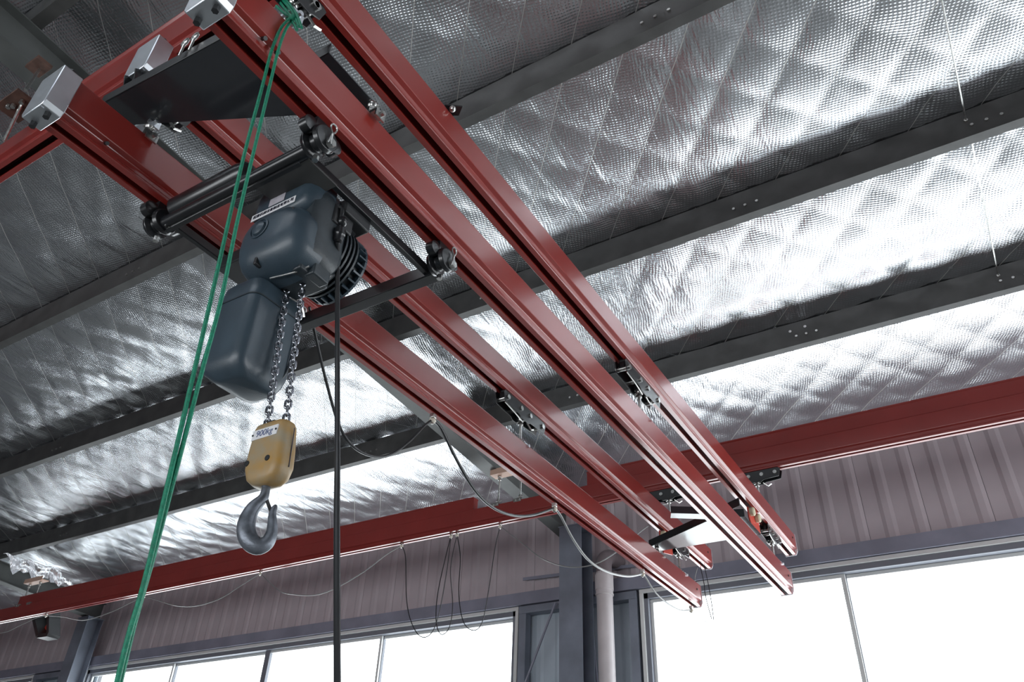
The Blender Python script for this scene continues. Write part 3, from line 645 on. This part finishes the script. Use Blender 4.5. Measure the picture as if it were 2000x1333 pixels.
# hook: swept along its curve with a swelling section
hk0 = Vector((BX, BY, BZ)) + tilt * .20
hp = [(0, 0, .012), (.0, -.02, .013), (-.004, -.045, .015), (-.024, -.075, .020), (-.036, -.11, .024), (-.036, -.145, .0265), (-.021, -.178, .027), (.005, -.192, .025), (.028, -.178, .021), (.036, -.150, .017), (.034, -.12, .014), (.030, -.09, .011), (.034, -.070, .008), (.037, -.062, .004)]
pts = smooth_curve([Vector((a_, b_, c2)) for a_, b_, c2 in hp], 5)
ang = math.radians(42)                       # hook turned a little about its shank
path = [hk0 + Vector((p.x * math.cos(ang), p.x * math.sin(ang), 0)) + Vector((-tilt.x * p.y, 0, p.y)) for p in pts]
obj('hook', M().tube(path, [p.z for p in pts], 16), HOOKM, hb, smooth=60)
def hkp(a_, b_): return hk0 + Vector((a_ * math.cos(ang), a_ * math.sin(ang), 0)) + Vector((-tilt.x * b_, 0, b_))
obj('safety_latch', M().bar(hkp(.006, -.045), hkp(.033, -.10), .014, .004, (1, 0, .3)), BLACKM, hb, bevel=.001)
obj('shank_collar', M().lathe(hk0 + Vector((0, 0, .01)), (0, 0, -1), [(0, .018), (.016, .018), (.018, .014)], 16), HOOKM, hb)
# ================================================================ pendant cable, green rope
def line(name, pts, r, material, label, cat, n=10, k=8):
    return tag(obj(name, M().tube(smooth_curve(pts, k), r, n), material), label, cat)
gl = Vector((HX + .178, HY + .17, 1.896))
yp = [1.45, 1.5, 1.55, 1.55, 1.5, 1.48, 1.46, 1.44]
pend = [gl] + [at(u, v, y=yy) for (u, v), yy in zip(((659, 520), (659, 640), (659, 760), (659, 900), (658, 1000), (658, 1150), (659, 1400)), yp[1:])]
line('pendant_cable', pend, .009, RUBBER, 'thick black control cable hanging straight down from the hoist side', 'cable')
YR = .875
rp = thing('green_rope', at(560, 40, y=YR), 'doubled green rope knotted at the top edge and hanging down to the lower left', 'rope')
s1 = [(566, 36), (548, 56), (530, 100), (512, 170), (480, 290), (447, 430), (412, 585), (376, 740), (334, 920), (284, 1130), (252, 1240), (226, 1345)]
s2 = [(570, 40), (557, 60), (543, 100), (526, 170), (497, 290), (464, 430), (432, 585), (396, 720), (349, 900), (300, 1085), (262, 1220), (232, 1345)]
obj('strand', M().tube(smooth_curve([at(u, v, y=YR) for u, v in s1], 8), .0052, 8), GREEN, rp)
obj('strand', M().tube(smooth_curve([at(u, v, y=YR + .012) for u, v in s2], 8), .0052, 8), GREEN, rp)
kn = M()
k0 = at(571, 36, y=YR + .01)
for (pa, pb, pc_) in (((545, 2), (562, 24), (574, 38)), ((552, 0), (570, 22), (584, 52)), ((558, 0), (577, 24), (589, 54)), ((540, 12), (558, 28), (572, 34)), ((560, 36), (572, 44), (580, 58))):
    kn.tube(smooth_curve([at(*pa, y=YR + .03), at(*pb, y=YR + .015), at(*pc_, y=YR + .02)], 6), .0052, 8)
kn.ball(k0, .014)
obj('knot', kn, GREEN, rp)
# ================================================================ festoon cable on the lowest rail
def clamp(p, label, axis):
    t = thing('cable_clamp', p + Vector((0, 0, -.03)), label, 'cable clamp')
    obj('clamp_body', M().ball(p + Vector((0, 0, -.008)), .021, 12, .8), CLAMPM, t)
    obj('saddle', M().cbox(p + Vector((0, 0, .022)), (.03, .03, .028)), ZINC, t, bevel=.003)
    obj('nut', M().hexnut(p + Vector((0, 0, -.03)), (0, 0, 1), .009, .01), ZINC, t)
    return t
CLA = [at(845, 820, x=XA), at(1083, 993, x=XA), at(1255, 1121, x=XA), at(1350, 1192, x=XA)]
for p, l in zip(CLA, ('cable clamp under the lowest rail, first one past the hoist', 'cable clamp under the lowest rail, halfway between hoist and rail end', 'cable clamp under the lowest rail, near the pale wall pipe', 'cable clamp at the far end of the lowest rail')): clamp(p, l, 'y')
loops = [([at(604, 600, x=XA + .1), at(615, 650, x=XA + .05), at(637, 745, x=XA)] + [at(u, v, x=XA) for u, v in ((662, 830), (690, 873), (730, 892), (765, 887), (800, 862), (828, 833))] + [CLA[0]], .0072, RUBBER, 'black cable loop hanging from the hoist carriage to the first clamp'),
         ([CLA[0]] + [at(u, v, x=XA) for u, v in ((862, 838), (890, 895), (925, 955), (960, 990), (1000, 1007), (1040, 1007))] + [CLA[1]], .009, RUBBER, 'black cable loop sagging below the lowest rail, middle one'),
         ([CLA[1]] + [at(u, v, x=XA) for u, v in ((1095, 1008), (1120, 1055), (1150, 1095), (1185, 1117), (1225, 1126))] + [CLA[2]], .009, CABLE, 'grey cable loop below the lowest rail in front of the pale pipe'),
         ([CLA[2]] + [at(u, v, x=XA) for u, v in ((1262, 1130), (1280, 1158), (1305, 1180), (1330, 1193))] + [CLA[3]], .007, CABLE, 'pale cable loop at the far end of the lowest rail, against the window')]
for pts, r, mt, l in loops: line('festoon_cable', pts, r, mt, l, 'cable', 8)
# runway festoon
RP = [(95, 1190), (285, 1153), (510, 1114), (785, 1062), (881, 1045), (893, 1042), (977, 1027)]
RL = ['far left, above the dark bracket', 'beside the green rope', 'right of the hook', 'third from the hanging cable bunch', 'left one of the close pair', 'right one of the close pair', 'just left of the lowest rail']
RC = []
for (u, v), l in zip(RP, RL):
    p = at(u, v, y=YF); p.z = ZR - .03; RC.append(p); clamp(p, 'pale cable clamp under the far runway, ' + l, 'x')
def rl(pts, l, r=.006, mt=CABLE, a0=None, a1=None):
    q = [at(u, v, y=YF) for u, v in pts]
    if a0 is not None: q = [RC[a0]] + q
    if a1 is not None: q = q + [RC[a1]]
    line('runway_cable', q, r, mt, l, 'cable', 6)
rl([(-60, 1225), (0, 1237), (40, 1222), (70, 1208)], 'pale cable loop under the far runway at the left edge', a1=0)
rl([(125, 1206), (165, 1212), (215, 1197), (255, 1178)], 'pale cable loop under the far runway, left of the green rope', a0=0, a1=1)
rl([(310, 1174), (345, 1184), (385, 1184), (430, 1170), (470, 1145)], 'pale cable loop under the far runway, right of the green rope', a0=1, a1=2)
rl([(545, 1154), (575, 1162), (615, 1163), (655, 1150), (710, 1118), (755, 1084)], 'pale cable loop under the far runway, crossing behind the control cable', a0=2, a1=3)
rl([(792, 1090), (794, 1170), (803, 1215), (820, 1243), (840, 1240), (856, 1205), (872, 1120)], 'dark hanging cable loop on the wall, leftmost of the long loops', .005, RUBBER, 3, 4)
rl([(870, 1090), (855, 1160), (852, 1215), (862, 1240), (878, 1225), (884, 1180), (880, 1110)], 'dark hanging cable loop on the wall, narrow middle one', .005, RUBBER, 4, 5)
rl([(899, 1090), (896, 1160), (905, 1215), (925, 1232), (942, 1215), (955, 1150), (967, 1070)], 'dark hanging cable loop on the wall, rightmost of the long loops', .005, RUBBER, 5, 6)
q = [RC[6]] + [at(u, v, y=YF) for u, v in ((1020, 1062), (1060, 1092), (1110, 1108), (1160, 1103), (1205, 1078), (1250, 1040))] + [at(1266, 1028, y=YF)]
line('runway_cable', q, .006, CABLE, 'pale cable running from the far runway to the second rail end', 'cable', 6)
# cable tails at the rail ends
tl = thing('cable_tails', at(1365, 1110, x=XA, ), 'bundle of thin cable tails dangling below the second rail end against the window', 'cable')
for k, pts in enumerate((((1368, 1108), (1375, 1140), (1378, 1165), (1390, 1210)), ((1376, 1108), (1384, 1145), (1390, 1180), (1394, 1212)), ((1362, 1110), (1357, 1130), (1358, 1135)), ((1353, 1196), (1357, 1212), (1368, 1222)), ((1365, 1195), (1372, 1210), (1384, 1218)))):
    obj('wire', M().tube(smooth_curve([at(u, v, y=7.6) for u, v in pts], 6), .0045 if k < 3 else .003, 6), RUBBER if k < 2 else CABLE, tl)
# ================================================================ runway hangers from the rafters
def hanger(x0, x1, y, z, label, matb):
    t = thing('runway_hanger', ((x0 + x1) / 2, y, z - .2), label, 'hanger')
    obj('bracket_plate', M().box((min(x0, x1) - .09, y - .06, z), (max(x0, x1) + .12, y + .06, z + .018)).box((min(x0, x1) - .09, y - .064, z), (max(x0, x1) + .12, y - .058, z + .07)), matb, t, bevel=.002)
    for x in (x0, x1):
        m = M(); suspender(m, x, y, ZR + .23, z); obj('hanger_rod', m, ZINC, t)
        m = M().cbox((x, y, ZR + .212), (.11, .13, .018)).cbox((x, y - .063, ZR + .2), (.09, .008, .04)).hexnut((x - .025, y - .067, ZR + .2), (0, -1, 0), .011, .014).hexnut((x + .025, y - .067, ZR + .2), (0, -1, 0), .011, .014).cyl((x, y, ZR + .22), (x, y, ZR + .245), .02, 10)
        obj('saddle_clamp', m, ZINC, t)
    return t
hanger(-4.42, -4.14, YF, 3.755, 'zinc hanger rods on a tan bracket carrying the far runway, left of the lowest rail', BRONZE)
hanger(-13.5, -13.2, YF, 3.755, 'zinc hanger rods on a pale bracket at the left edge above the far runway', BRONZE)
# threaded rods and rusty bracket at the near runway
t = thing('runway_hanger', (-4.35, YN, 3.4), 'rusty bracket with slanted threaded rods at the left edge by the near runway', 'hanger')
zp = 3.42
b0 = at(38, 205, z=3.42)
obj('bracket_plate', M().box((b0.x - .12, b0.y - .07, 3.41), (b0.x + .10, b0.y + .07, 3.425)), RUST, t, bevel=.002)
pr = [at(77, 133, z=3.74), at(52, 180, z=3.55)]
obj('threaded_rod', M().tube([at(77, 135, z=4.19), at(50, 176, z=3.44)], .009, 8), ZINC, t)
obj('threaded_rod', M().tube([at(42, 205, z=3.41), at(8, 275, z=3.22)], .009, 8), ZINC, t)
obj('beam_clamp', M().cbox(at(76, 130, z=4.2), (.14, .10, .03)), RUST, t, bevel=.003)
m = M()
for u, v in ((18, 206), (27, 205), (44, 197)): m.hexnut(at(u, v, z=3.405), (0, 0, -1), .014, .02)
obj('nut', m, ZINC, t)
# shackles above the near brace plate
t = thing('shackle_pair', (-2.3, .97, 2.6), 'pair of zinc eye bolts above the near brace plate, left of the second capped rail', 'shackle')
for u, v in ((362, 83), (381, 72)):
    p = at(u, v, z=2.58); obj('eye', M().tube([p + Vector((.018 * math.cos(q_), .0, .018 * math.sin(q_))) for q_ in [2 * math.pi * k / 14 for k in range(14)]], .005, 6, True), ZINC, t)
    obj('shank', M().cyl(p - Vector((0, 0, .085)), p - Vector((0, 0, .018)), .005, 8), ZINC, t)
# ================================================================ far wall fittings
pz = thing('drain_pipe', (-3.93, CY_, FLOORZ), 'pale vertical drain pipe beside the column between the windows', 'pipe')
obj('pipe', M().cyl((-3.93, CY_, FLOORZ), (-3.93, CY_, 3.07), .095, 28), PVC, pz)
obj('socket', M().lathe((-3.93, CY_, 2.80), (0, 0, 1), [(0, .1), (.003, .107), (.018, .107), (.02, .1), (.06, .1), (.062, .108), (.24, .108), (.243, .099)], 28), PVC, pz)
obj('elbow', M().tube(smooth_curve([(-3.93, CY_, 3.05), (-3.93, CY_ + .01, 3.20), (-3.925, CY_ + .09, 3.28), (-3.92, CY_ + .2, 3.31), (-3.92, CY_ + .4, 3.31)], 6), .095, 20), mat('grey_pipe_elbow', (.16, .13, .14), .5), pz)
tag(obj('brace_rod', M().tube([at(1085, 1178, y=8.5), at(1022, 1345, y=8.52)], .014, 8), GIRT), 'slanted dark brace rod left of the column between the windows', 'rod')
tag(obj('brace_rod', M().tube([(-4.27, 8.62, 2.83), (-4.13, 8.62, 1.2), (-4.15, 8.62, FLOORZ)], .016, 8), GIRT), 'dark vertical conduit between the column and the pale pipe', 'conduit')
tag(obj('wall_bar', M().bar((-5.24, WY - .1, 3.27), (-3.64, WY - .1, 3.22), .012, .04), GIRT), 'thin dark bar on the wall sheets behind the column head', 'bar')
# dark bracket box hanging near the left column
bx = thing('wall_bracket', at(90, 1225, y=7.3), 'dark open bracket box with a red plate, left of the bottom left column', 'bracket')
p0, p1, p2, p3 = at(72, 1195, y=7.3), at(105, 1195, y=7.3), at(104, 1243, y=7.2), at(84, 1246, y=7.2)
bo = M()
for a_, b_ in ((p0, p3), (p1, p2), (p3, p2)): bo.bar(a_, b_, .06, .2, (0, 1, 0))
obj('box_frame', bo, BLACKM, bx)
obj('back_sheet', M().ext([p0 + Vector((0, .1, 0)), p1 + Vector((0, .1, 0)), p2 + Vector((0, .1, 0)), p3 + Vector((0, .1, 0))], (0, .01, 0)), BEAM, bx, smooth=0)
obj('red_plate', M().ext([at(84, 1232, y=7.28), at(104, 1228, y=7.28), at(95, 1213, y=7.28)], (0, .012, 0)), REDB, bx, smooth=0)
# torn foil flap over the runway at the far left
fp = M(); n = 14
for i in range(n):
    for j in range(6):
        s_, t_ = i / (n - 1), j / 5
        p = at(5 + 118 * s_, 1098 + 34 * s_, z=3.98); fp.v.append((p.x, p.y - .05 + .28 * t_, p.z + .12 - .20 * t_ + .035 * math.sin(s_ * 17 + t_ * 5) + .03 * math.sin(s_ * 41 + j)))
for i in range(n - 1):
    for j in range(5): a_ = i * 6 + j; fp.f.append((a_, a_ + 1, a_ + 7, a_ + 6))
tag(obj('foil_flap', fp, FOIL, smooth=60), 'torn crumpled foil flap hanging above the runway at the left edge', 'foil')
# crumpled foil patch behind the hook
GROUPS = {'crane_rail': 'red crane rails running towards the window wall', 'crane_runway': 'red crane runways', 'roof_purlin': 'purlins under the foil ceiling', 'roof_rafter': 'main roof rafters',
          'steel_column': 'steel wall columns', 'cable_clamp': 'cable clamps under the crane rails', 'runway_cable': 'cable loops under the far runway', 'festoon_cable': 'cable loops under the lowest rail',
          'rail_trolley': 'trolleys hanging in the rails', 'sag_rod': 'sag rods between purlins', 'load_chain': 'falls of the load chain', 'stop_bracket': 'red stop brackets at the far rail ends',
          'suspension_joint': 'suspension joints on the lower rails', 'brace_plate': 'brace plates between the rails', 'runway_hanger': 'hangers of the runways'}
for o in SC.objects:
    g_ = GROUPS.get(o.name.split('.')[0])
    if g_ and o.parent is None and 'label' in o: o['group'] = g_
# ---------------------------------------------------------------- lift the hall onto its floor
for o in SC.objects:
    if o.parent is None: o.location.z += LIFT
